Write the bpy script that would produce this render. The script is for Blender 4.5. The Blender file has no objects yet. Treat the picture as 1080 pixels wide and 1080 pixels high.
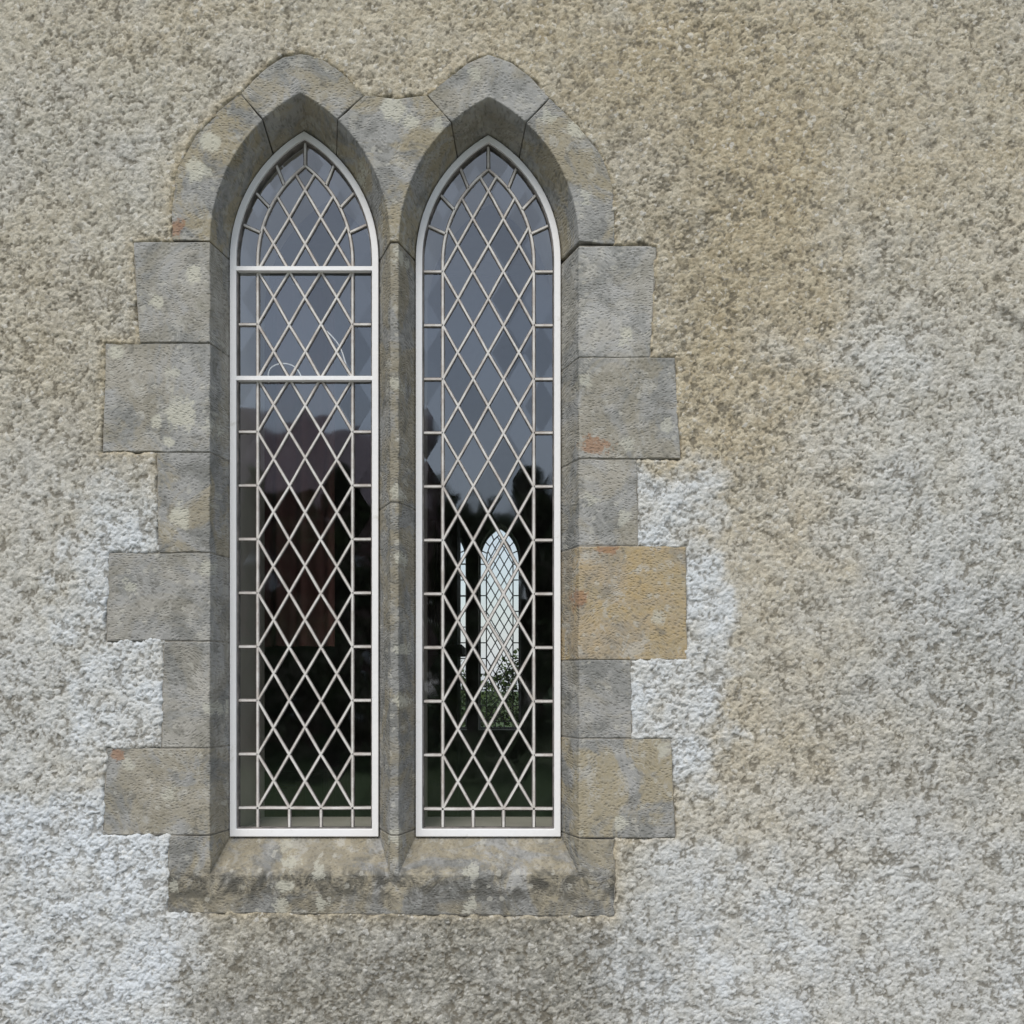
import bpy, math, random
import numpy as np
from mathutils import Vector
random.seed(7); rng=np.random.default_rng(7)
scene=bpy.context.scene
S=360.0; PX,PY=532.0,723.0; CZ=1.65; D=3.2; DEP=0.15; K=(D+DEP)/D
def X(u): return (u-PX)/S
def Z(v): return CZ+(PY-v)/S
def ub(px): return PX+(px-PX)*K      # back-plane pixel -> front-scale units
def vb(py): return PY+(py-PY)*K

# ---------------------------------------------------------------- helpers
def empty(name):
    o=bpy.data.objects.new(name,None); scene.collection.objects.link(o); return o
def mk(name,verts,faces,mat,parent=None,smooth=False):
    me=bpy.data.meshes.new(name); me.from_pydata([tuple(v) for v in verts],[],faces); me.update()
    if mat: me.materials.append(mat)
    if smooth:
        for p in me.polygons: p.use_smooth=True
    o=bpy.data.objects.new(name,me); scene.collection.objects.link(o)
    if parent: o.parent=parent
    return o
def boxes(name,lst,mat,parent=None,bevel=0):
    V=[];F=[]
    for (x0,x1,y0,y1,z0,z1) in lst:
        b=len(V)
        V+=[(x0,y0,z0),(x1,y0,z0),(x1,y1,z0),(x0,y1,z0),(x0,y0,z1),(x1,y0,z1),(x1,y1,z1),(x0,y1,z1)]
        F+=[tuple(b+i for i in f) for f in [(0,3,2,1),(4,5,6,7),(0,1,5,4),(1,2,6,5),(2,3,7,6),(3,0,4,7)]]
    o=mk(name,V,F,mat,parent)
    if bevel:
        m=o.modifiers.new('bev','BEVEL'); m.width=bevel; m.segments=2
    return o
class NT:
    def __init__(s,name):
        s.m=bpy.data.materials.new(name); s.m.use_nodes=True; s.t=s.m.node_tree; s.t.nodes.clear()
        s.out=s.t.nodes.new('ShaderNodeOutputMaterial')
    def n(s,typ,**kw):
        nd=s.t.nodes.new(typ)
        for k,v in kw.items(): setattr(nd,k,v)
        return nd
    def l(s,a,b): s.t.links.new(a,b)
    def coord(s): return s.n('ShaderNodeTexCoord').outputs['Object']
    def map(s,vec,scale=(1,1,1),loc=(0,0,0)):
        m=s.n('ShaderNodeMapping'); s.l(vec,m.inputs['Vector']); m.inputs['Scale'].default_value=scale; m.inputs['Location'].default_value=loc; return m.outputs[0]
    def noise(s,vec,scale,detail=4,rough=0.55,dist=0):
        n=s.n('ShaderNodeTexNoise'); s.l(vec,n.inputs['Vector']); n.inputs['Scale'].default_value=scale
        n.inputs['Detail'].default_value=detail; n.inputs['Roughness'].default_value=rough; n.inputs['Distortion'].default_value=dist
        return n.outputs['Fac']
    def vor(s,vec,scale,feature='F1',rand=1):
        n=s.n('ShaderNodeTexVoronoi',feature=feature); s.l(vec,n.inputs['Vector']); n.inputs['Scale'].default_value=scale
        n.inputs['Randomness'].default_value=rand
        return n
    def ramp(s,fac,a,b,lo=0.0,hi=1.0):
        n=s.n('ShaderNodeMapRange',interpolation_type='SMOOTHSTEP'); s.l(fac,n.inputs['Value'])
        n.inputs['From Min'].default_value=a; n.inputs['From Max'].default_value=b
        n.inputs['To Min'].default_value=lo; n.inputs['To Max'].default_value=hi
        return n.outputs[0]
    def math(s,op,a,b=None):
        n=s.n('ShaderNodeMath',operation=op)
        for i,v in enumerate((a,b)):
            if v is None: continue
            if isinstance(v,(int,float)): n.inputs[i].default_value=v
            else: s.l(v,n.inputs[i])
        return n.outputs[0]
    def mix(s,fac,a,b,blend='MIX'):
        n=s.n('ShaderNodeMix',data_type='RGBA',blend_type=blend)
        for inp,v in ((n.inputs[0],fac),(n.inputs[6],a),(n.inputs[7],b)):
            if isinstance(v,(int,float)): inp.default_value=v
            elif isinstance(v,tuple): inp.default_value=v if len(v)==4 else (*v,1)
            else: s.l(v,inp)
        return n.outputs[2]
    def attr(s,name): return s.n('ShaderNodeAttribute',attribute_name=name)
    def bsdf(s,col,rough=0.9,bump=None,dist=0.002,strength=1,spec=0.3,metal=0):
        b=s.n('ShaderNodeBsdfPrincipled')
        if isinstance(col,tuple): b.inputs['Base Color'].default_value=(*col[:3],1)
        else: s.l(col,b.inputs['Base Color'])
        b.inputs['Roughness'].default_value=rough; b.inputs['Specular IOR Level'].default_value=spec
        b.inputs['Metallic'].default_value=metal
        if bump is not None:
            bp=s.n('ShaderNodeBump'); bp.inputs['Distance'].default_value=dist; bp.inputs['Strength'].default_value=strength
            s.l(bump,bp.inputs['Height']); s.l(bp.outputs[0],b.inputs['Normal'])
        s.l(b.outputs[0],s.out.inputs['Surface']); return s.m
def simple(name,c1,c2,scale=8,rough=0.8,bd=0.001,spec=0.3):
    t=NT(name); co=t.coord(); n=t.noise(co,scale,4,0.6)
    return t.bsdf(t.mix(t.ramp(n,0.35,0.65),c1,c2),rough,t.noise(co,scale*6,2) if bd else None,bd,1,spec)

# ---------------------------------------------------------------- materials
# roughcast (relief is real geometry; 'masks' = weathering r:limewashed patch g:algae/ochre b:soot ; 'relief' = height)
t=NT('roughcast'); co=t.coord()
masks=t.attr('masks'); sep=t.n('ShaderNodeSeparateColor'); t.l(masks.outputs['Color'],sep.inputs[0])
W,B,Dk=sep.outputs; rel=t.attr('relief').outputs['Fac']
cn=t.noise(co,34,5,0.74); fine=t.noise(co,230,3,0.7); mid=t.noise(co,4.5,5,0.6)
base=t.mix(t.ramp(cn,0.35,0.64),(0.42,0.40,0.335),(0.64,0.62,0.55))
base=t.mix(t.ramp(mid,.45,.65,0,.55),base,t.mix(cn,(0.46,0.462,0.445),(0.65,0.655,0.645)))
base=t.mix(B,base,t.mix(t.ramp(cn,0.33,0.67),(0.40,0.325,0.20),(0.62,0.545,0.39)))
base=t.mix(t.math('MULTIPLY',W,t.ramp(cn,0.25,0.5,0.70,1)),base,t.mix(cn,(0.56,0.61,0.65),(0.74,0.775,0.81)))
base=t.mix(t.math('MULTIPLY',Dk,t.ramp(cn,0.3,0.62,1,0.35)),base,(0.16,0.16,0.145))
gr=t.attr('grain'); sa=t.n('ShaderNodeSeparateColor'); t.l(gr.outputs['Color'],sa.inputs[0])
iw=t.ramp(W,0,1,1,.35)
base=t.mix(t.math('MULTIPLY',t.ramp(sa.outputs[0],0.80,0.88,0,0.45),iw),base,(0.20,0.195,0.18))
base=t.mix(t.ramp(sa.outputs[1],0.85,0.92,0,0.45),base,(0.78,0.775,0.74))
base=t.mix(t.math('MULTIPLY',t.ramp(fine,0.35,0.7,0.30,0),iw),base,(0.2,0.19,0.165))
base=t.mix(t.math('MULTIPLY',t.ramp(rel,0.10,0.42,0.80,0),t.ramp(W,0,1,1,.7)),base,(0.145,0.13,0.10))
M_rough=t.bsdf(base,0.95,fine,0.0024,1,0.15)

# limestone
t=NT('limestone'); co=t.coord(); ta=t.attr('tint'); st=t.n('ShaderNodeSeparateColor'); t.l(ta.outputs['Color'],st.inputs[0])
shade,warm,stain=st.outputs
oz=t.n('ShaderNodeSeparateXYZ'); t.l(co,oz.inputs[0])
a=t.noise(co,8,7,0.70,0.5); bno=t.noise(t.map(co,(1,1,1),(3,7,1)),5.0,6,0.68,0.9); c3=t.noise(co,60,4,0.7); d5=t.noise(t.map(co,(1,1,1),(9,2,5)),14,6,0.72,0.5)
col=t.mix(t.ramp(a,0.38,0.62),(0.205,0.208,0.198),(0.37,0.37,0.36))
col=t.mix(t.math('MULTIPLY',t.ramp(bno,0.44,0.56),t.ramp(warm,0,0.6,0.22,0.9)),col,(0.365,0.315,0.21))
col=t.mix(t.math('MULTIPLY',t.ramp(warm,.5,.9),t.ramp(a,0.34,0.62,0.25,0.88)),col,(0.44,0.32,0.155))
col=t.mix(t.ramp(d5,0.54,0.62,0,0.6),col,(0.46,0.45,0.41))
col=t.mix(t.ramp(d5,0.34,0.44,0.6,0),col,(0.14,0.137,0.12))
col=t.mix(t.ramp(c3,0.35,0.75,0,0.30),col,(0.42,0.415,0.39))
sh=t.n('ShaderNodeCombineColor'); 
f=t.ramp(shade,0,1,0.65,1.3)
for i in range(3): t.l(f,sh.inputs[i])
col=t.mix(1.0,col,sh.outputs[0],'MULTIPLY')
# black grime on the lower lip of the sill; slope paler, sunlight painted in
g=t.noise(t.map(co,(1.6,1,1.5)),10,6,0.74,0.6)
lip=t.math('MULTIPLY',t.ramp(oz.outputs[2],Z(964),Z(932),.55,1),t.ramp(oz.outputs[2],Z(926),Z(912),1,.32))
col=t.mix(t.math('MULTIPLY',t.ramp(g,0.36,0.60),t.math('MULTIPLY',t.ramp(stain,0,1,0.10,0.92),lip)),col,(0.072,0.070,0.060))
lw=t.noise(co,30,5,0.78)
def spots(scale,loc,r0,soft,cut,strength,colr,ch,col,sc=(1,1,1)):
    m_=t.map(co,sc,loc); sx=t.n('ShaderNodeSeparateXYZ'); t.l(m_,sx.inputs[0]); cb=t.n('ShaderNodeCombineXYZ'); t.l(sx.outputs[0],cb.inputs[0]); t.l(sx.outputs[2],cb.inputs[1])
    v=t.vor(cb.outputs[0],scale); v.voronoi_dimensions='2D'
    f=t.ramp(t.math('ADD',v.outputs['Distance'],t.math('MULTIPLY',lw,1.1)),r0,r0+soft,strength,0)
    c=t.n('ShaderNodeSeparateColor'); t.l(v.outputs['Color'],c.inputs[0])
    return t.mix(t.math('MULTIPLY',f,t.ramp(c.outputs[ch],cut,cut+.04)),col,colr)
col=spots(9,(0.3,0,0.2),0.68,0.07,0.72,0.6,(0.49,0.485,0.415),0,col)
col=spots(26,(1.3,0,4.2),0.68,0.08,0.72,0.5,(0.47,0.46,0.41),1,col)
def mark(px,py,r,sq,colr,strength,col,w=2.4):
    """a lichen / rust patch growing at one place on the stone"""
    sb_=t.n('ShaderNodeVectorMath',operation='SUBTRACT'); t.l(co,sb_.inputs[0]); sb_.inputs[1].default_value=(X(px),0,Z(py))
    m_=t.map(sb_.outputs[0],(1,0,sq)); ln=t.n('ShaderNodeVectorMath',operation='LENGTH'); t.l(m_,ln.inputs[0])
    q=t.math('ADD',t.math('DIVIDE',ln.outputs['Value'],r/S),t.math('MULTIPLY',lw,w))
    return t.mix(t.ramp(q,.55+w/2,1.0+w/2,strength,0),col,colr)
LC=(0.52,0.51,0.43); RU=(0.30,0.165,0.095)
for (px,py,r,sq) in [(191,436,18,.8),(165,445,8,1),(178,466,7,1),(122,372,9,1),(205,290,11,1),(166,318,9,1),(415,115,16,1),(432,128,10,1),(655,868,10,1),(222,150,14,1),(205,180,12,.8),(300,935,12,1.3),(610,135,13,1),(190,545,12,.7),(660,350,8,1)]:
    col=mark(px,py,r,sq,LC,0.75,col)
for (px,py,r,sq) in [(629,470,18,1.7),(612,631,10,.9),(187,240,10,1.0),(123,797,8,1),(640,580,14,3)]:
    col=mark(px,py,r,sq,RU,0.7,col,4.0)
# tooling
tw=t.noise(co,5,2)
cmb=t.n('ShaderNodeVectorMath',operation='MULTIPLY_ADD'); 
cx=t.n('ShaderNodeCombineXYZ'); t.l(tw,cx.inputs[2]); t.l(cx.outputs[0],cmb.inputs[0]); cmb.inputs[1].default_value=(0,0,0.12); t.l(co,cmb.inputs[2])
tv=t.vor(t.map(cmb.outputs[0],(85,25,140)),1.0,'F1',0.8)
tool=t.ramp(tv.outputs['Distance'],0.15,0.6)
hb=t.math('ADD',t.math('MULTIPLY',tool,0.6),t.math('MULTIPLY',c3,0.9)); hb=t.math('ADD',hb,t.math('MULTIPLY',a,2.4))
col=t.mix(t.ramp(tool,0.0,0.5,0.28,0),col,(0.09,0.085,0.075))
M_stone=t.bsdf(col,0.88,hb,0.0026,1,0.25)
M_mortar=simple('lime_mortar',(0.17,0.16,0.14),(0.36,0.34,0.30),30,0.95,0.002)

t=NT('white_paint'); co=t.coord(); a=t.noise(co,14,5,0.7); bb=t.noise(co,90,2,0.6)
M_white=t.bsdf(t.mix(t.ramp(a,0.60,0.80),t.mix(bb,(0.84,0.85,0.87),(0.90,0.90,0.91)),(0.60,0.59,0.55)),0.45,bb,0.0006)
t=NT('painted_lead'); co=t.coord(); a=t.noise(co,20,5,0.7); bb=t.noise(co,140,2,0.6)
M_lead=t.bsdf(t.mix(t.ramp(a,0.36,0.70),(0.72,0.71,0.69),(0.50,0.46,0.43)),0.95,bb,0.0006,1,.05)
M_putty=simple('dark_lead',(0.12,0.115,0.11),(0.24,0.22,0.21),30,0.85,0,.1)

# glass : each quarry sits at a slightly different angle
def glass(name,u0,v0,refl,tint,dirt):
    t=NT(name); g=t.n('ShaderNodeNewGeometry'); sx=t.n('ShaderNodeSeparateXYZ'); t.l(g.outputs['Position'],sx.inputs[0])
    wq=34.6*K/S; hq=56.6*K/S
    uu=t.math('DIVIDE',t.math('SUBTRACT',sx.outputs[0],u0),wq); vv=t.math('DIVIDE',t.math('SUBTRACT',sx.outputs[2],v0),hq)
    A=t.math('FLOOR',t.math('ADD',uu,vv)); Bq=t.math('FLOOR',t.math('SUBTRACT',uu,vv))
    cx=t.n('ShaderNodeCombineXYZ'); t.l(A,cx.inputs[0]); t.l(Bq,cx.inputs[1])
    wn=t.n('ShaderNodeTexWhiteNoise'); t.l(cx.outputs[0],wn.inputs['Vector'])
    s1=t.n('ShaderNodeVectorMath',operation='SUBTRACT'); t.l(wn.outputs['Color'],s1.inputs[0]); s1.inputs[1].default_value=(0.5,0.5,0.5)
    s2=t.n('ShaderNodeVectorMath',operation='MULTIPLY_ADD'); t.l(s1.outputs[0],s2.inputs[0]); s2.inputs[1].default_value=(0.014,0,0.014); 
    t.l(g.outputs['Normal'],s2.inputs[2])
    nn=t.n('ShaderNodeVectorMath',operation='NORMALIZE'); t.l(s2.outputs[0],nn.inputs[0])
    bp=t.n('ShaderNodeBump'); t.l(t.noise(g.outputs['Position'],9,1),bp.inputs['Height']); bp.inputs['Distance'].default_value=0.0005; t.l(nn.outputs[0],bp.inputs['Normal'])
    gl=t.n('ShaderNodeBsdfGlossy'); gl.inputs['Roughness'].default_value=0.03; gl.inputs['Color'].default_value=(.86,.92,1,1); t.l(bp.outputs[0],gl.inputs['Normal'])
    tr=t.n('ShaderNodeBsdfTransparent'); tr.inputs['Color'].default_value=(*tint,1)
    mx=t.n('ShaderNodeMixShader'); t.l(tr.outputs[0],mx.inputs[1]); t.l(gl.outputs[0],mx.inputs[2])
    # every hand-cut quarry reflects a touch differently
    t.l(t.ramp(wn.outputs['Value'],0,1,refl*.82,refl*1.18),mx.inputs[0])
    if not dirt:
        t.l(mx.outputs[0],t.out.inputs['Surface']); return t.m
    df=t.n('ShaderNodeBsdfDiffuse'); df.inputs['Color'].default_value=(0.35,0.34,0.33,1)
    dust=t.ramp(t.noise(g.outputs['Position'],16,4,0.7),0.45,0.8,0.003,0.025)
    m2=t.n('ShaderNodeMixShader'); t.l(dust,m2.inputs[0]); t.l(mx.outputs[0],m2.inputs[1]); t.l(df.outputs[0],m2.inputs[2])
    t.l(m2.outputs[0],t.out.inputs['Surface']); return t.m

# ---------------------------------------------------------------- lancet curves
class Lancet:
    """front-scale units; u right, v down"""
    def __init__(s,x0,x1,apex,spring,bottom):
        s.x0,s.x1,s.sp,s.bot=x0,x1,spring,bottom; s.w=(x1-x0)/2; s.mid=(x0+x1)/2
        h=spring-apex; s.R=(s.w**2+h**2)/(2*s.w)
    def arc(s,side,t,off=0):
        R=s.R-off; th=math.acos((s.R-s.w)/R)*t
        if side=='L': return (s.x0+s.R-R*math.cos(th), s.sp-R*math.sin(th))
        return (s.x1-s.R+R*math.cos(th), s.sp-R*math.sin(th))
    def outline(s,off=0,n=14,boff=None):
        boff=off if boff is None else boff
        P=[(s.x0+off,s.bot-boff)]
        P+=[s.arc('L',i/n,off) for i in range(n+1)]
        P+=[s.arc('R',1-i/n,off) for i in range(1,n+1)]
        P.append((s.x1-off,s.bot-boff)); return P
    def halfwidth(s,v,off):
        if v>=s.sp: return (s.x0+off,s.x1-off)
        R=s.R-off; dy=s.sp-v
        if dy>=R: return None
        q=math.sqrt(R*R-dy*dy); a=s.x0+s.R-q; b2=s.x1-s.R+q
        return (a,b2) if a<b2 else None
SPR=255
LF=Lancet(222,411,98,SPR,922); RF=Lancet(421,610,103,SPR,922)
LB=Lancet(ub(245),ub(399),vb(143),SPR,vb(880)); RB=Lancet(ub(440),ub(590),vb(147),SPR,vb(880))

# ---------------------------------------------------------------- stone surround
surround=empty('stone_window_surround')
def arcpts(Fr,Bk,side,t0,t1,n=9):
    return [(*Fr.arc(side,t0+(t1-t0)*i/n),*Bk.arc(side,t0+(t1-t0)*i/n)) for i in range(n+1)]
def P2(u,v): return (u,v,u,v)
stones=[]  # (name, pts, tint(shade,warm,stain))
def add(name,pts,tint): stones.append((name,pts,tint))
lj=[(255,362,140,147),(362,477,111,108),(477,583,165,167),(583,676,114,112),(676,789,172,170),(789,881,112,108)]
lt=[(.50,.12,.15),(.50,.20,.2),(.42,.38,.35),(.45,.08,.2),(.50,.06,.2),(.48,.28,.3)]
for i,((v0,v1,a,b),tt) in enumerate(zip(lj,lt)):
    add('left_quoin_%d'%(i+1),[P2(a,v0),(LF.x0,v0,LB.x0,v0),(LF.x0,v1,LB.x0,v1),P2(b,v1)],tt)
rj=[(259,377,693,686),(377,484,712,718),(484,576,672,673),(576,696,724,725),(696,779,666,667),(779,884,708,713)]
rt=[(.58,.04,.05),(.5,.2,.1),(.5,.2,.1),(.5,.80,.05),(.45,.15,.15),(.48,.52,.1)]
for i,((v0,v1,a,b),tt) in enumerate(zip(rj,rt)):
    add('right_quoin_%d'%(i+1),[(RF.x1,v0,RB.x1,v0),P2(a,v0),P2(b,v1),(RF.x1,v1,RB.x1,v1)],tt)
for i,(v0,v1) in enumerate([(256,530),(530,881)]):
    add('mullion_%d'%(i+1),[(LF.x1,v0,LB.x1,v0),(RF.x0,v0,RB.x0,v0),(RF.x0,v1,RB.x0,v1),(LF.x1,v1,LB.x1,v1)],(.34,.38,.6))
tj=.75
add('left_springer',[P2(181,254),P2(181,215),P2(186,178),P2(205,144),P2(230,117),P2(253,98)]+arcpts(LF,LB,'L',tj,0),(.46,.5,.35))
add('left_apex_stone',[P2(253,98),P2(278,73),P2(298,60),P2(318,56),P2(337,60),P2(360,75),P2(385,100)]+arcpts(LF,LB,'R',tj,1)+arcpts(LF,LB,'L',1,tj)[1:],(.48,.35,.25))
add('spandrel_stone',[P2(385,100),P2(418,104),P2(450,100)]+arcpts(RF,RB,'L',tj,0)+arcpts(LF,LB,'R',0,tj),(.46,.5,.35))
add('right_apex_stone',[P2(450,100),P2(470,84),P2(492,67),P2(515,57),P2(540,66),P2(560,81),P2(580,103)]+arcpts(RF,RB,'R',tj,1)+arcpts(RF,RB,'L',1,tj)[1:],(.5,.18,.15))
add('right_springer',[P2(580,103),P2(610,132),P2(635,163),P2(647,195),P2(649,258)]+arcpts(RF,RB,'R',0,tj),(.45,.45,.3))
sb=LB.bot
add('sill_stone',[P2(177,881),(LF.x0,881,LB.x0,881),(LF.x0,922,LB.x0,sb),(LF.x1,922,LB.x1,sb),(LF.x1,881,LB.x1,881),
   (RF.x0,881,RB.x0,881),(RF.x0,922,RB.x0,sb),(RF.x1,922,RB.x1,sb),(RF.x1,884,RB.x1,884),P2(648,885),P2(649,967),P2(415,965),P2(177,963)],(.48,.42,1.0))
def poly_inset(pts,g):
    n=len(pts); A=sum(pts[i][0]*pts[(i+1)%n][1]-pts[(i+1)%n][0]*pts[i][1] for i in range(n)); sg=1 if A>0 else -1
    out=[]
    for i in range(n):
        p0,p1,p2=pts[i-1],pts[i],pts[(i+1)%n]
        def nr(a,b):
            dx,dy=b[0]-a[0],b[1]-a[1]; L=math.hypot(dx,dy) or 1; return (-dy/L*sg,dx/L*sg)
        n0,n1=nr(p0,p1),nr(p1,p2); m=(n0[0]+n1[0],n0[1]+n1[1]); q=1+n0[0]*n1[0]+n0[1]*n1[1]; q=max(q,0.35)
        ox,oy=m[0]/q*g,m[1]/q*g
        out.append((p1[0]+ox,p1[1]+oy,p1[2]+ox,p1[3]+oy))
    return out
def subdiv(pts,step=11,jit=0.6):
    out=[]; n=len(pts)
    for i in range(n):
        a,b=pts[i],pts[(i+1)%n]; out.append(a); L=math.hypot(b[0]-a[0],b[1]-a[1]); k=int(L/step)
        if k<1: continue
        inner=(abs(a[0]-a[2])>0.8 and abs(b[0]-b[2])>0.8)
        for j in range(1,k):
            f=j/k; q=[a[m]*(1-f)+b[m]*f for m in range(4)]
            if not inner:
                dx,dy=random.uniform(-jit,jit),random.uniform(-jit,jit); q[0]+=dx;q[2]+=dx;q[1]+=dy;q[3]+=dy
            else:
                dx=random.uniform(-.7,.7); q[0]+=dx; q[1]+=random.uniform(-.4,.4)
            out.append(tuple(q))
    return out
import bmesh
def prism(name,pts,y0,y1,mat,parent,tilt=(0,0)):
    n=len(pts); cu=sum(p[0] for p in pts)/n; cv=sum(p[1] for p in pts)/n
    V=[(X(p[0]),y0+tilt[0]*(p[0]-cu)+tilt[1]*(p[1]-cv),Z(p[1])) for p in pts]+[(X(p[2]),y1,Z(p[3])) for p in pts]
    F=[tuple(range(n)),tuple(range(2*n-1,n-1,-1))]+[(i,i+n,(i+1)%n+n,(i+1)%n) for i in range(n)]
    o=mk(name,V,F,mat,parent)
    bm=bmesh.new(); bm.from_mesh(o.data); bmesh.ops.recalc_face_normals(bm,faces=bm.faces); bm.to_mesh(o.data); bm.free()
    return o
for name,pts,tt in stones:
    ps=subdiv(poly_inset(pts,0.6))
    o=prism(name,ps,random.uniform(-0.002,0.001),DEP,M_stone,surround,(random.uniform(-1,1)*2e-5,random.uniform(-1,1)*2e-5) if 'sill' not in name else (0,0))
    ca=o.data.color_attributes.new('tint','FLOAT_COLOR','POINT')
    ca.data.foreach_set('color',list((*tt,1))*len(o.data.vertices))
    m=o.modifiers.new('bev','BEVEL'); m.width=0.0045 if 'sill' in name else 0.0032; m.segments=3; m.limit_method='ANGLE'; m.angle_limit=math.radians(28); m.use_clamp_overlap=True
for name,pts,tt in stones:
    q=poly_inset(pts,1.3); pm=[ (q[i] if abs(pts[i][0]-pts[i][2])>0.5 or abs(pts[i][1]-pts[i][3])>0.5 else pts[i]) for i in range(len(pts))]
    pm=[(q[i][0],pts[i][1],q[i][2],pts[i][3]) if ('quoin' in name or 'mullion' in name) and (abs(pts[i][0]-pts[i][2])>0.5) else pm[i] for i in range(len(pts))]
    prism('mortar_'+name,pm,0.0028,DEP-0.001,M_mortar,surround)

# ---------------------------------------------------------------- roughcast wall
outline=[(177,963),(177,881),(108,881),(112,789),(170,789),(172,676),(112,676),(114,583),(167,583),(165,477),(108,477),(111,362),(147,362),(140,255),(181,254),(181,215),(186,178),(205,144),(230,117),(253,98),(278,73),(298,60),(318,56),(337,60),(360,75),(385,100),(418,104),(450,100),(470,84),(492,67),(515,57),(540,66),(560,81),(580,103),(610,132),(635,163),(647,195),(649,258),(693,259),(686,377),(712,377),(718,484),(672,484),(673,576),(724,576),(725,696),(666,696),(667,779),(708,779),(713,884),(648,885),(649,967)]
def vnoise(x,y,scale,seed,octs=4,gain=0.5):
    r=np.random.default_rng(seed); T=r.random((512,512)); out=np.zeros_like(x); amp=1; tot=0
    for o in range(octs):
        fx=x*scale+o*17.3+50; fy=y*scale+o*9.1+50; ix=np.floor(fx).astype(int); iy=np.floor(fy).astype(int)
        tx=fx-ix; ty=fy-iy; tx=tx*tx*(3-2*tx); ty=ty*ty*(3-2*ty)
        a=T[ix%512,iy%512]; b=T[(ix+1)%512,iy%512]; c=T[ix%512,(iy+1)%512]; d=T[(ix+1)%512,(iy+1)%512]
        out+=amp*((a*(1-tx)+b*tx)*(1-ty)+(c*(1-tx)+d*tx)*ty); tot+=amp; amp*=gain; scale*=2
    return out/tot
def pebbles(x,y,cell,seed,density=1.0):
    """domes of jittered pebbles: returns height 0..1 and cell random values"""
    r=np.random.default_rng(seed); N=512; J=r.random((N,N,5)).astype(np.float32)
    gx_=x/cell+100; gy_=y/cell+100; ix=np.floor(gx_).astype(int); iy=np.floor(gy_).astype(int)
    best=np.zeros_like(x); c0=np.zeros_like(x); c1=np.zeros_like(x)
    for dx in (-1,0,1):
        for dy in (-1,0,1):
            q=J[(ix+dx)%N,(iy+dy)%N]; px=ix+dx+q[:,0]; py=iy+dy+q[:,1]
            rad=0.45+0.5*q[:,2]; an=q[:,3]*6.283; ux=gx_-px; uy=gy_-py
            ex=ux*np.cos(an)+uy*np.sin(an); ey=(-ux*np.sin(an)+uy*np.cos(an))*1.35
            h=np.sqrt(np.clip(1-(ex*ex+ey*ey)/rad**2,0,1))*(0.45+0.55*q[:,4])*(q[:,3]<density)
            m=h>best; best=np.where(m,h,best); c0=np.where(m,((q[:,4]*7.13+q[:,0]*3.7)%1),c0); c1=np.where(m,((q[:,1]*9.7+q[:,3]*5.1)%1),c1)
    return best,c0,c1
church=empty('stone_church')
step=0.0026
xs=np.concatenate([np.linspace(-6,-1.54,40),np.arange(-1.52,1.57,step),np.linspace(1.6,7,45)])
zs=np.concatenate([np.linspace(-0.3,0.60,12),np.arange(0.62,3.70,step),np.linspace(3.75,6,20)])
gx,gz=np.meshgrid(xs,zs); nx,nz=len(xs),len(zs)
px_=gx.ravel(); pz_=gz.ravel()
fx=px_*S+PX; fy=PY-(pz_-CZ)*S
dist=np.full(fx.shape,1e9)
sel=np.where((fx>50)&(fx<790)&(fy>0)&(fy<1030))[0]; qx=fx[sel];qy=fy[sel]; dd=np.full(qx.shape,1e9); ins=np.zeros(qx.shape,bool)
for i in range(len(outline)):
    ax,ay=outline[i]; bx,by=outline[(i+1)%len(outline)]
    L2=(bx-ax)**2+(by-ay)**2; tt=np.clip(((qx-ax)*(bx-ax)+(qy-ay)*(by-ay))/L2,0,1)
    dd=np.minimum(dd,np.hypot(qx-ax-tt*(bx-ax),qy-ay-tt*(by-ay)))
    c=((ay>qy)!=(by>qy)); xi=(bx-ax)*(qy-ay)/((by-ay) if by!=ay else 1e-9)+ax; ins^=(c&(qx<xi))
dist[sel]=np.where(ins,-dd,dd); 
# weathering masks
wx=fx+(vnoise(fx,fy,0.02,21,6,0.65)-0.5)*120; wy=fy+(vnoise(fx,fy,0.02,22,6,0.65)-0.5)*120
def rect(x0,x1,y0,y1,s=18):
    sm=lambda q:1/(1+np.exp(-np.clip(q/s*3,-40,40)))
    return sm(wx-x0)*sm(x1-wx)*sm(wy-y0)*sm(y1-wy)
def ell(cx,cy,rx,ry,s=0.35):
    r=np.hypot((wx-cx)/rx,(wy-cy)/ry); return np.clip((1+s-r)/(2*s),0,1)
fb=vnoise(fx,fy,0.008,31,5,0.6); fb2=vnoise(fx,fy,0.03,32,5,0.65); fb3=vnoise(fx,fy,0.014,33,5,0.65)
Wm=np.maximum.reduce([rect(62,200,500,805,24)*.85, rect(-2000,200,830,3000,30)*1.0, rect(640,772,497,850,24)*.85, rect(-500,70,640,830,40)*.6,
   rect(650,880,890,3000,50)*.8, ell(1010,620,200,270,.7)*.5, ell(980,960,240,200,.6)*.55, ell(905,400,80,60,.7)*.55, ell(30,560,50,120,.8)*.4])
Wm*=np.clip(0.40+1.3*(fb2-.15),0,1.05)
Bm=np.maximum.reduce([ell(800,430,125,520,.6)*1.15, ell(700,60,340,140,.8)*.95, ell(830,800,120,150,.6)*.9, ell(40,420,80,170,.9)*.6, ell(1000,180,240,240,.8)*.7, ell(300,0,500,80,.8)*.55,
   ell(1000,880,120,90,.8)*.35, np.exp(-np.clip(dist,0,1e5)/10.0)*.9, ell(150,740,30,70,.5)*.9])
Bm*=np.clip(0.12+1.9*fb3,0,1)*(1-.75*Wm)
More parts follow.
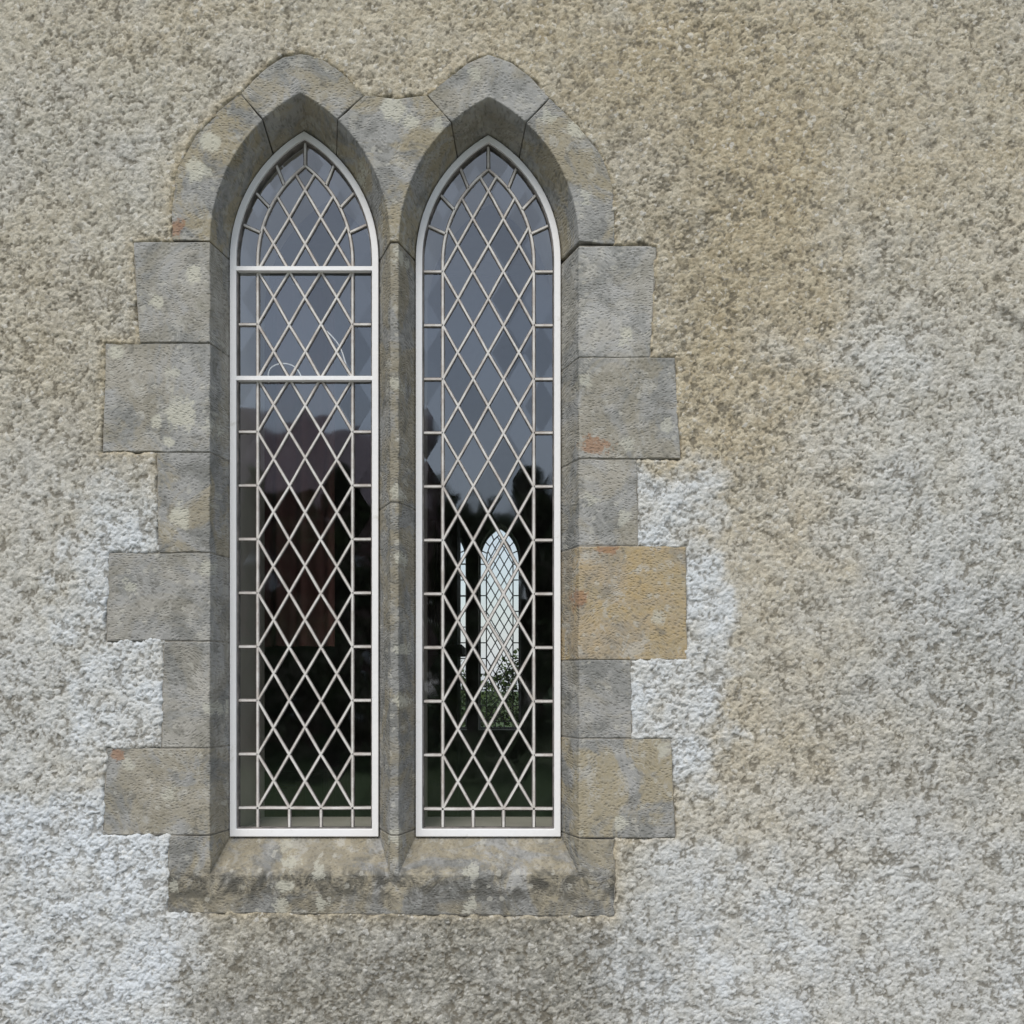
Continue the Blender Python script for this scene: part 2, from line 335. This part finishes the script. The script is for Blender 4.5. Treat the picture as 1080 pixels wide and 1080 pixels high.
Dm=np.maximum.reduce([rect(195,690,962,1110,30)*.95, ell(1030,730,130,140,.8)*.6*(fb2*1.6), ell(905,285,45,7,.8)*.7, ell(680,1000,60,60,.8)*.7, ell(740,220,90,130,.9)*.35, ell(1075,345,16,14,.6)*.8,
   ell(640,180,50,170,.8)*.3, ell(100,430,90,120,.8)*.2, np.clip((fb3-.55)*3,0,1)*.35])
Dm*=np.clip(1.1-0.85*Wm,0,1)*np.clip(-0.1+2.2*fb2,0,1.2)
# relief: harled aggregate
jx=px_+(vnoise(px_,pz_,60,51,2)-.5)*.010; jz=pz_+(vnoise(px_,pz_,60,52,2)-.5)*.010
h1,g0,g1=pebbles(jx,jz,0.0120,61,0.75); h2,k0,k1=pebbles(jx,jz,0.0064,62,1.0)
fbm=vnoise(px_,pz_,38,53,5,0.65)
cav=vnoise(px_,pz_,95,54,3,0.6)
coarse=np.clip(.80+.35*Wm+.25*(fb-.5)*2+Dm*.2,0.65,1.2)
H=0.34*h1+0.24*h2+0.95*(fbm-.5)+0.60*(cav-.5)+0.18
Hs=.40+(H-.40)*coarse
big=h1>h2*0.8
g0=np.where(big,g0,k0); g1=np.where(big,g1,k1)
amp=0.0092
e=np.clip((dist+(vnoise(fx,fy,0.09,3,3)-0.5)*9+4.0)/6.0,0,1); e=e*e*(3-2*e)
yw=0.015-e*0.0155 + (vnoise(fx,fy,0.02,9,3)-0.5)*-0.014*np.clip(dist/60,0,1) - (Hs-.25)*amp*np.clip(.35+e,0,1)
idx=np.arange(nx*nz).reshape(nz,nx)
a=idx[:-1,:-1].ravel();b=idx[:-1,1:].ravel();c=idx[1:,1:].ravel();d=idx[1:,:-1].ravel()
dm=np.maximum.reduce([dist[a],dist[b],dist[c],dist[d]]); keep=dm>-9
F=np.stack([a,b,c,d],1)[keep]
me=bpy.data.meshes.new('roughcast_wall'); me.vertices.add(nx*nz)
me.vertices.foreach_set('co',np.stack([px_,yw,pz_],1).astype(np.float32).ravel())
me.loops.add(F.size); me.loops.foreach_set('vertex_index',F.ravel().astype(np.int32))
me.polygons.add(len(F)); me.polygons.foreach_set('loop_start',np.arange(0,F.size,4,dtype=np.int32)); 
me.update(calc_edges=True); me.validate()
me.polygons.foreach_set('use_smooth',np.ones(len(me.polygons),bool))
ca=me.color_attributes.new('masks','FLOAT_COLOR','POINT')
ca.data.foreach_set('color',np.stack([np.clip(Wm,0,1),np.clip(Bm,0,1),np.clip(Dm,0,1),np.ones_like(Wm)],1).astype(np.float32).ravel())
ca=me.color_attributes.new('grain','FLOAT_COLOR','POINT')
ca.data.foreach_set('color',np.stack([g0,g1,g0,np.ones_like(Wm)],1).astype(np.float32).ravel())
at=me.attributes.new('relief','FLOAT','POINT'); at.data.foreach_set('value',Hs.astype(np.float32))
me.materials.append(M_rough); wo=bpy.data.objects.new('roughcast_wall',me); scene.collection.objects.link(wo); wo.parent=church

# ---------------------------------------------------------------- masonry blocks with lancet openings
M_plaster=simple('interior_plaster',(0.42,0.40,0.36),(0.5,0.48,0.44),3,0.9,0)
def lancet_wall(name,y0,y1,lans,x0,x1,z0,z1,mat,parent):
    V=[];Fc=[]
    def q(pts):
        b=len(V); V.extend(pts); Fc.append(tuple(range(b,b+len(pts))))
    cuts=[x0]
    for l in lans: cuts+= [X(l.x0),X(l.x1)]
    cuts.append(x1)
    for y in (y0,y1):
        for i in range(0,len(cuts),2): q([(cuts[i],y,z0),(cuts[i+1],y,z0),(cuts[i+1],y,z1),(cuts[i],y,z1)])
        for l in lans:
            a,b=X(l.x0),X(l.x1); zb=Z(l.bot); q([(a,y,z0),(b,y,z0),(b,y,zb),(a,y,zb)])
            o=l.outline(0)[1:-1]
            for p,r in zip(o[:-1],o[1:]): q([(X(p[0]),y,Z(p[1])),(X(r[0]),y,Z(r[1])),(X(r[0]),y,z1),(X(p[0]),y,z1)])
    for l in lans:
        o=l.outline(0)
        for p,r in zip(o,o[1:]+o[:1]): q([(X(p[0]),y0,Z(p[1])),(X(r[0]),y0,Z(r[1])),(X(r[0]),y1,Z(r[1])),(X(p[0]),y1,Z(p[1]))])
    return mk(name,V,Fc,mat,parent)
lancet_wall('inner_wall_near',DEP+0.012,0.6,[LB,RB],-6,7,-0.3,6,M_plaster,church)
YF=8.0
lancet_wall('inner_wall_far',YF,YF+0.5,[LB,RB],-6,7,-0.3,6,M_plaster,church)
M_wood=simple('dark_oak',(0.055,0.035,0.022),(0.10,0.06,0.035),6,0.55,0)
M_floor=simple('floor_boards',(0.08,0.055,0.04),(0.12,0.08,0.055),5,0.6,0)
boxes('end_walls',[(-6.4,-6,0,YF+.5,-.3,6),(7,7.4,0,YF+.5,-.3,6)],M_plaster,church)
boxes('floor',[(-6,7,0.6,YF,-0.1,0.25)],M_floor,church)
M_slate=simple('roof_slate',(0.08,0.085,0.10),(0.13,0.135,0.15),4,0.6,0)
mk('roof',[(-6.6,-0.35,5.9),(7.6,-0.35,5.9),(7.6,4.2,9.5),(-6.6,4.2,9.5),(-6.6,8.9,5.9),(7.6,8.9,5.9),(-6.6,8.9,5.85),(7.6,8.9,5.85),(7.6,-.35,5.85),(-6.6,-.35,5.85)],
   [(0,1,2,3),(3,2,5,4),(6,7,8,9),(0,3,4),(1,5,2),(0,9,8,1),(4,5,7,6)],M_slate,church)
pl=[]
for yy in (1.6,2.6,3.6):
    for (xa,xb) in ((-5.2,-1.1),):
        pl+=[(xa,xb,yy,yy+.42,.66,.70),(xa,xb,yy+.42,yy+.46,.25,1.08),(xa-.05,xa,yy-.05,yy+.5,.25,1.15),(xb,xb+.05,yy-.05,yy+.5,.25,1.15)]
boxes('pews',pl,M_wood,church,0.006)
M_red=simple('red_curtain_cloth',(0.15,0.07,0.062),(0.21,0.10,0.09),5,0.9,0)
V=[];Fc=[];n=160
for i in range(n+1):
    x=-2.9+2.25*i/n; y=1.0+0.05*math.sin(i*0.9)+0.02*math.sin(i*.37)
    V+=[(x,y,0.3+1.5),(x,y,3.2)]
for i in range(n): Fc.append((2*i,2*i+2,2*i+3,2*i+1))
mk('gallery_curtain',V,Fc,M_red,church,True)
M_pipe=simple('organ_pipe_metal',(0.45,0.42,0.38),(0.55,0.5,0.45),5,0.4,0)
org=[(-1.05,-0.38,5.6,6.3,.25,1.9),(-1.09,-0.34,5.56,6.34,1.9,1.98),(-1.05,-1.0,5.6,6.3,1.98,3.3),(-.43,-.38,5.6,6.3,1.98,3.2),(-1.0,-.43,6.2,6.28,1.98,3.5)]
boxes('organ_case',org,M_wood,church,0.005)
V=[];Fc=[]
for i in range(6):
    cx=-0.93+i*0.085; hh=2.9+0.25*math.cos((i-2.5)*.8); b0=len(V)
    for k2 in range(10):
        an=k2/10*2*math.pi; V+=[(cx+.032*math.cos(an),5.7+.032*math.sin(an),1.98),(cx+.032*math.cos(an),5.7+.032*math.sin(an),hh)]
    for k2 in range(10): 
        j=(k2+1)%10; Fc.append((b0+2*k2,b0+2*j,b0+2*j+1,b0+2*k2+1))
mk('organ_pipes',V,Fc,M_pipe,church,True)

# ---------------------------------------------------------------- leaded lancet windows
def strip_mesh(segs,w,y,proj,flat=0.35):
    V=[];Fc=[]
    for pl_ in segs:
        n=len(pl_); b0=len(V)
        for i,p in enumerate(pl_):
            a=pl_[max(i-1,0)]; c=pl_[min(i+1,n-1)]; dx,dy=c[0]-a[0],c[1]-a[1]; L=math.hypot(dx,dy) or 1; nx_,ny_=-dy/L,dx/L
            for s_,yy in ((-1,y),(-flat-.2,y-proj),(flat+.2,y-proj),(1,y)):
                V.append((X(p[0]+nx_*w*s_),yy,Z(p[1]+ny_*w*s_)))
        for i in range(n-1):
            for j in range(3):
                q0=b0+4*i+j; Fc.append((q0,q0+1,q0+5,q0+4))
            Fc.append((b0+4*i+3,b0+4*i,b0+4*i+4,b0+4*i+7))
        Fc.append((b0,b0+3,b0+2,b0+1)); e0=b0+4*(n-1); Fc.append((e0,e0+1,e0+2,e0+3))
    return V,Fc
def ring(name,lan,o0,o1,y0,y1,mat,parent,bo0=None,bo1=None):
    A=lan.outline(o0,16,bo0); Bn=lan.outline(o1,16,bo1); n=len(A)
    V=[(X(p[0]),y0,Z(p[1])) for p in A]+[(X(p[0]),y0,Z(p[1])) for p in Bn]+[(X(p[0]),y1,Z(p[1])) for p in A]+[(X(p[0]),y1,Z(p[1])) for p in Bn]
    Fc=[]
    for i in range(n):
        j=(i+1)%n; Fc+=[(i,j,n+j,n+i),(2*n+i,3*n+i,3*n+j,2*n+j),(n+i,n+j,3*n+j,3*n+i),(i,2*n+i,2*n+j,j)]
    o=mk(name,V,Fc,mat,parent); m=o.modifiers.new('b','BEVEL'); m.width=0.002; m.segments=2; m.limit_method='ANGLE'; m.angle_limit=math.radians(40)
    return o
def clip_line(lan,off,p,q,vtop,vbot):
    n=240; pts=[]
    for i in range(n+1):
        u=p[0]+(q[0]-p[0])*i/n; v=p[1]+(q[1]-p[1])*i/n
        ok=False
        if vtop<=v<=vbot:
            hw=lan.halfwidth(v,off)
            if hw and hw[0]-.3<=u<=hw[1]+.3: ok=True
        pts.append(((u,v),ok))
    best=None;cur=[]
    for pt,ok in pts+[((0,0),False)]:
        if ok: cur.append(pt)
        else:
            if len(cur)>3 and (best is None or len(cur)>len(best)): best=cur
            cur=[]
    return [best[0],best[-1]] if best else None
def wob(segs,a=0.35):
    """hand-made leading is never quite straight"""
    out=[]
    for s_ in segs:
        if len(s_)==2:
            L=math.hypot(s_[1][0]-s_[0][0],s_[1][1]-s_[0][1]); k=max(1,int(L/30)); p=[s_[0]]
            for j in range(1,k): f=j/k; p.append((s_[0][0]+(s_[1][0]-s_[0][0])*f+random.uniform(-a,a),s_[0][1]+(s_[1][1]-s_[0][1])*f+random.uniform(-a,a)))
            p.append(s_[1]); out.append(p)
        else: out.append(s_)
    return out
def make_window(lan,y,nodes_v0,bars,refl=0.15,tint=(0.97,0.98,0.97),dirt=True,dy=0):
    w=empty('lancet_window')
    B0=27*K
    ring('frame',lan,-1,5.8*K,y-0.022,y+0.03,M_white,w,-1.5,6.6*K)
    ring('putty_bead',lan,5.7*K,7.2*K,y-0.012,y+0.02,M_putty,w,6.5*K,7.8*K)
    segs=[]
    xi0,xi1=lan.x0+B0,lan.x1-B0; wq=(xi1-xi0)/3; hq=56.6*K; vbot=nodes_v0
    o=lan.outline(B0,18); o[0]=(o[0][0],vbot); o[-1]=(o[-1][0],vbot)
    segs.append(o); segs.append([(lan.x0+6*K,vbot),(lan.x1-6*K,vbot)])
    for k in range(1,3): segs.append([(xi0+wq*k,vbot),(xi0+wq*k,lan.bot-6*K)])
    segs+= [[(xi0,vbot),(xi0,lan.bot-6*K)],[(xi1,vbot),(xi1,lan.bot-6*K)]]
    v=vbot-hq
    while v>lan.sp-8:
        segs+=[[(lan.x0+6*K,v),(xi0,v)],[(xi1,v),(lan.x1-6*K,v)]]; v-=hq
    for side in 'LR':
        for tt in (0.26,0.50,0.74):
            segs.append([lan.arc(side,tt,6*K),lan.arc(side,tt*1.0,B0)])
    ap=lan.arc('L',1,6*K); segs.append([ap,lan.arc('L',1,B0)])
    lat=[]
    for k in range(-18,20):
        for sg in (1,-1):
            p=(xi0+wq*k,vbot)
            t0=(xi0-p[0])/(wq*sg) if sg>0 else (xi1-p[0])/(-wq)
            t0=max(0,t0); a=(p[0]+sg*wq*t0,vbot-hq*t0)
            t1=(xi1-p[0])/(wq) if sg>0 else (p[0]-xi0)/wq
            if t1<=t0+.01: continue
            b=(p[0]+sg*wq*t1,vbot-hq*t1)
            s_=clip_line(lan,B0,a,b,0,vbot+.5)
            if s_: lat.append((sg,s_))
    segs=wob(segs); A=wob([s for sg,s in lat if sg>0],.5); Bl=wob([s for sg,s in lat if sg<0],.5)
    V,Fc=strip_mesh(segs,1.45,y,0.0060,.5); mk('border_leading',V,Fc,M_lead,w)
    V,Fc=strip_mesh(A,1.3,y,0.0054,.5); mk('lattice_leading_a',V,Fc,M_lead,w)
    V,Fc=strip_mesh(Bl,1.3,y,0.0048,.5); mk('lattice_leading_b',V,Fc,M_lead,w)
    V,Fc=strip_mesh(segs,2.2,y+.0004,0.0016,.6); mk('border_lead_flange',V,Fc,M_putty,w)
    V,Fc=strip_mesh(A+Bl,1.95,y+.0006,0.0013,.6); mk('lattice_lead_flange',V,Fc,M_putty,w)
    g=lan.outline(5*K,16,6*K)
    gm=glass('window_glass',X(xi0),Z(vbot),refl,tint,dirt)
    mk('glass',[(X(p[0]),y+.003,Z(p[1])) for p in g],[tuple(range(len(g)))],gm,w)
    if bars:
        V,Fc=strip_mesh([[(lan.x0+5*K,b_),(lan.x1-5*K,b_)] for b_ in bars],2.8,y,0.020,.6); mk('transom_bars',V,Fc,M_white,w)
    w.location.y=dy
    return w
wl=make_window(LB,DEP,vb(852),[vb(285.5),vb(400.5)])
wr=make_window(RB,DEP,vb(853),[])
def wire(name,pts,r,mat,parent):
    cu=bpy.data.curves.new(name,'CURVE'); cu.dimensions='3D'; cu.bevel_depth=r; sp=cu.splines.new('NURBS'); sp.points.add(len(pts)-1)
    for p_,q in zip(sp.points,pts): p_.co=(*q,1)
    sp.use_endpoint_u=True; sp.order_u=3; cu.materials.append(mat); o=bpy.data.objects.new(name,cu); scene.collection.objects.link(o); o.parent=parent
yb=DEP+.06
wire('stay_cord',[(X(ub(p[0])),yb,Z(vb(p[1]))) for p in [(279,398),(277,386),(286,378),(300,377),(312,384),(316,398)]],0.0022,M_white,wl)
wire('stay_cord_2',[(X(ub(p[0])),yb,Z(vb(p[1]))) for p in [(338,340),(350,350),(360,368),(366,396)]],0.0022,M_white,wl)
for l in (LB,RB): make_window(l,0.0,vb(852),[vb(285.5),vb(400.5)] if l is LB else [],0.04,(1,1,1),False,dy=YF+0.25)

# ---------------------------------------------------------------- surroundings
t=NT('grass'); co=t.coord(); n=t.noise(co,0.6,6,0.7); n_=t.noise(co,18,4,0.7)
M_grass=t.bsdf(t.mix(n_,t.mix(n,(0.035,0.06,0.018),(0.06,0.10,0.028)),(0.05,0.085,0.022)),0.95,None)
mk('grass_ground',[(-300,-300,0),(300,-300,0),(300,300,0),(-300,300,0)],[(0,1,2,3)],M_grass)
M_gravel=simple('gravel',(0.22,0.21,0.19),(0.35,0.34,0.31),60,0.95,0)
mk('added_bounce_gravel',[(-20,-5.5,0.02),(20,-5.5,0.02),(20,0.1,0.02),(-20,0.1,0.02)],[(0,1,2,3)],M_gravel)  # unseen strip, added to bounce neutral light up into the window recesses
t=NT('leaves'); g=t.attr('lc'); M_leaf=t.bsdf(t.mix(g.outputs['Fac'],(0.018,0.032,0.012),(0.08,0.12,0.035)),0.7)
M_bark=simple('bark',(0.06,0.045,0.035),(0.11,0.09,0.07),12,0.95,0)
def leafmesh(centres,radii,per,size):
    V=[];C=[]
    for c,r in zip(centres,radii):
        d_=rng.normal(size=(per,3)); d_/=np.linalg.norm(d_,axis=1)[:,None]; rr=r*rng.random(per)**.4
        P=np.array(c)+d_*rr[:,None]*np.array([1,1,.8]); col=np.clip(rng.random()*.5+.35*d_[:,2]+.2*rng.random(per),0,1)
        a=rng.normal(size=(per,3)); a/=np.linalg.norm(a,axis=1)[:,None]; b=np.cross(a,rng.normal(size=(per,3))); b/=np.linalg.norm(b,axis=1)[:,None]
        s=size*(0.6+.8*rng.random(per))[:,None]
        V.append(np.stack([P-a*s,P-b*s*.6,P+a*s,P+b*s*.6],1).reshape(-1,3)); C.append(np.repeat(col,4))
    return np.concatenate(V),np.concatenate(C)
def tree(x,y,H,W_,seed):
    r=random.Random(seed); root=empty('broadleaf_tree'); V=[];Fc=[]
    def limb(p,q,r0,r1):
        p=Vector(p);q=Vector(q); d_=(q-p).normalized(); s=d_.orthogonal().normalized(); u=d_.cross(s); b=len(V)
        for pt,ra in ((p,r0),((p+q)/2+s*r0*.5,(r0+r1)/2),(q,r1)):
            for k in range(7):
                an=k/7*6.283; V.append(tuple(pt+(s*math.cos(an)+u*math.sin(an))*ra))
        for l in range(2):
            for k in range(7): Fc.append((b+l*7+k,b+l*7+(k+1)%7,b+l*7+7+(k+1)%7,b+l*7+7+k))
    limb((0,0,-.1),(r.uniform(-.2,.2),0,H*.75),.035*H,.008*H)
    cs=[];rs=[]
    for i in range(46):
        an=r.uniform(0,6.283); hz=r.uniform(.22,.97); prof=math.sin(min(1,(hz-.12)/.88*1.02)*math.pi)**.6 if hz<.97 else .2
        ra=W_*prof*r.uniform(.3,1.0); c=(ra*math.cos(an),ra*math.sin(an),H*hz); cs.append(c); rs.append(W_*r.uniform(.16,.36))
        if i%2==0: limb((0,0,H*(hz*.6)),c,.012*H,.003*H)
    mk('trunk_and_limbs',V,Fc,M_bark,root)
    LV,LC=leafmesh(cs,rs,300,0.014*H)
    me=bpy.data.meshes.new('crown'); n=len(LV)//4; me.from_pydata(LV.tolist(),[],np.arange(n*4).reshape(n,4).tolist()); at=me.attributes.new('lc','FLOAT','POINT'); at.data.foreach_set('value',LC.astype(np.float32))
    me.materials.append(M_leaf); o=bpy.data.objects.new('crown',me); scene.collection.objects.link(o); o.parent=root
    root.location=(x,y,0)
for i,(x,y,H,W_) in enumerate([(-3.7,-40,9.4,2.3),(-1.5,-38,8.0,2.6),(1.2,-40,9.6,2.4),(3.6,-36,7.6,3.0),(7,-38,9,3.2),(11,-34,8,3),(-15,-34,12,4),(-0.2,-47,9.6,3.6),(-2.6,-46,10.2,3.2),
    (-4.0,-22,6.4,1.6),(-5.6,-23,6.9,1.7),(-6,36,5,2.6),(6,33,5.5,2.6)]): tree(x,y,H,W_,i+1)
def hedge(name,x0,x1,y,h):
    n=int((x1-x0)/.5); cs=[(x0+(x1-x0)*i/n+random.uniform(-.2,.2),y+random.uniform(-.3,.3),random.uniform(.12,.9)*h) for i in range(n) for _ in range(4)]
    LV,LC=leafmesh(cs,[.6]*len(cs),140,.065)
    me=bpy.data.meshes.new(name); m_=len(LV)//4; me.from_pydata(LV.tolist(),[],np.arange(m_*4).reshape(m_,4).tolist()); at=me.attributes.new('lc','FLOAT','POINT'); at.data.foreach_set('value',LC.astype(np.float32))
    me.materials.append(M_leaf); o=bpy.data.objects.new(name,me); scene.collection.objects.link(o)
hedge('hedge',-14,12,-19,3.2); hedge('hedge',-8,8,26,2.4)
t=NT('red_brick'); co=t.coord(); br=t.n('ShaderNodeTexBrick'); mp=t.n('ShaderNodeMapping'); t.l(co,mp.inputs[0]); mp.inputs['Rotation'].default_value=(math.radians(90),0,0); t.l(mp.outputs[0],br.inputs['Vector'])
br.inputs['Color1'].default_value=(.17,.08,.065,1); br.inputs['Color2'].default_value=(.13,.06,.05,1); br.inputs['Mortar'].default_value=(.20,.18,.165,1); br.inputs['Scale'].default_value=1; br.inputs['Brick Width'].default_value=.22; br.inputs['Row Height'].default_value=.075; br.inputs['Mortar Size'].default_value=.008
M_brick=t.bsdf(br.outputs['Color'],.9)
M_tile=simple('clay_roof_tile',(.27,.20,.21),(.36,.28,.28),3,.8,0)
M_dark=simple('dark_window_pane',(.02,.022,.025),(.03,.03,.035),3,.1,0.0)
house=empty('brick_house'); hx0,hx1,hy0,hy1,he=-13,-2.6,-33,-26,6.4
mk('walls',[(hx0,hy1,0),(hx1,hy1,0),(hx1,hy1,he),(hx0,hy1,he),(hx0,hy0,0),(hx1,hy0,0),(hx1,hy0,he),(hx0,hy0,he),(hx0,(hy0+hy1)/2,9.6),(hx1,(hy0+hy1)/2,9.6)],[(0,1,2,3),(4,7,6,5),(0,3,8,7,4),(1,5,6,9,2)],M_brick,house)
ym=(hy0+hy1)/2
mk('roof',[(hx0-.2,hy1+.3,he-.2),(hx1+.2,hy1+.3,he-.2),(hx1+.2,ym,9.7),(hx0-.2,ym,9.7),(hx0-.2,hy0-.3,he-.2),(hx1+.2,hy0-.3,he-.2)],[(0,1,2,3),(3,2,5,4)],M_tile,house)
boxes('chimneys',[(-12.4,-11.4,ym-.4,ym+.4,8,10.6)],M_brick,house)
wn=[];fr=[]
for x in (-11.5,-8.9,-6.3,-4.2):
    for z in (1.0,3.9):
        wn.append((x-.45,x+.45,hy1,hy1+.03,z,z+1.4)); fr+=[(x-.53,x+.53,hy1,hy1+.06,z-.1,z),(x-.53,x+.53,hy1,hy1+.06,z+1.4,z+1.5),(x-.53,x-.45,hy1,hy1+.06,z,z+1.4),(x+.45,x+.53,hy1,hy1+.06,z,z+1.4),(x-.45,x+.45,hy1+.03,hy1+.05,z+.67,z+.73)]
boxes('window_panes',wn,M_dark,house); boxes('window_frames',fr,M_white,house)

# ---------------------------------------------------------------- light: bright overcast (thin cloud over a Nishita sky) + soft sun
EL,AZ=50,195
wd=bpy.data.worlds.new('World'); scene.world=wd; wd.use_nodes=True; nt=wd.node_tree; bg=nt.nodes['Background']
sk=nt.nodes.new('ShaderNodeTexSky'); sk.sky_type='NISHITA'; sk.sun_disc=False; sk.sun_elevation=math.radians(EL); sk.sun_rotation=math.radians(AZ); sk.air_density=1.2; sk.dust_density=1.6; sk.ozone_density=1.5
tc=nt.nodes.new('ShaderNodeTexCoord'); mp=nt.nodes.new('ShaderNodeMapping'); mp.inputs['Scale'].default_value=(1,1,3.0); nt.links.new(tc.outputs['Generated'],mp.inputs[0])
cl=nt.nodes.new('ShaderNodeTexNoise'); cl.inputs['Scale'].default_value=2.6; cl.inputs['Detail'].default_value=4; nt.links.new(mp.outputs[0],cl.inputs['Vector'])
mr=nt.nodes.new('ShaderNodeMapRange'); mr.inputs['From Min'].default_value=.3; mr.inputs['From Max'].default_value=.7; mr.inputs['To Min'].default_value=.40; mr.inputs['To Max'].default_value=.85; nt.links.new(cl.outputs['Fac'],mr.inputs['Value'])
mx=nt.nodes.new('ShaderNodeMix'); mx.data_type='RGBA'; nt.links.new(mr.outputs[0],mx.inputs[0]); nt.links.new(sk.outputs[0],mx.inputs[6]); mx.inputs[7].default_value=(5.9,6.3,7.0,1)
nt.links.new(mx.outputs[2],bg.inputs[0]); bg.inputs[1].default_value=0.15
sl=bpy.data.lights.new('sun','SUN'); sl.energy=2.3; sl.angle=math.radians(24); sl.color=(1,.94,.85); so=bpy.data.objects.new('sun',sl); scene.collection.objects.link(so)
el=math.radians(EL); az=math.radians(AZ); dirv=Vector((math.sin(az)*math.cos(el),math.cos(az)*math.cos(el),math.sin(el)))
so.rotation_euler=dirv.to_track_quat('Z','Y').to_euler(); so.location=dirv*30
scene.view_settings.view_transform='Standard'; scene.view_settings.look='None'; scene.view_settings.exposure=0

cam=bpy.data.cameras.new('camera'); cam.lens=36*D/3.0; cam.sensor_width=36; cam.shift_y=(PY-540)/1080; cam.shift_x=(540-PX)/1080; cam.clip_end=1000; cam.clip_start=0.05
co_=bpy.data.objects.new('camera',cam); scene.collection.objects.link(co_); co_.location=(0,-D,CZ); co_.rotation_euler=(math.radians(90),0,0); scene.camera=co_
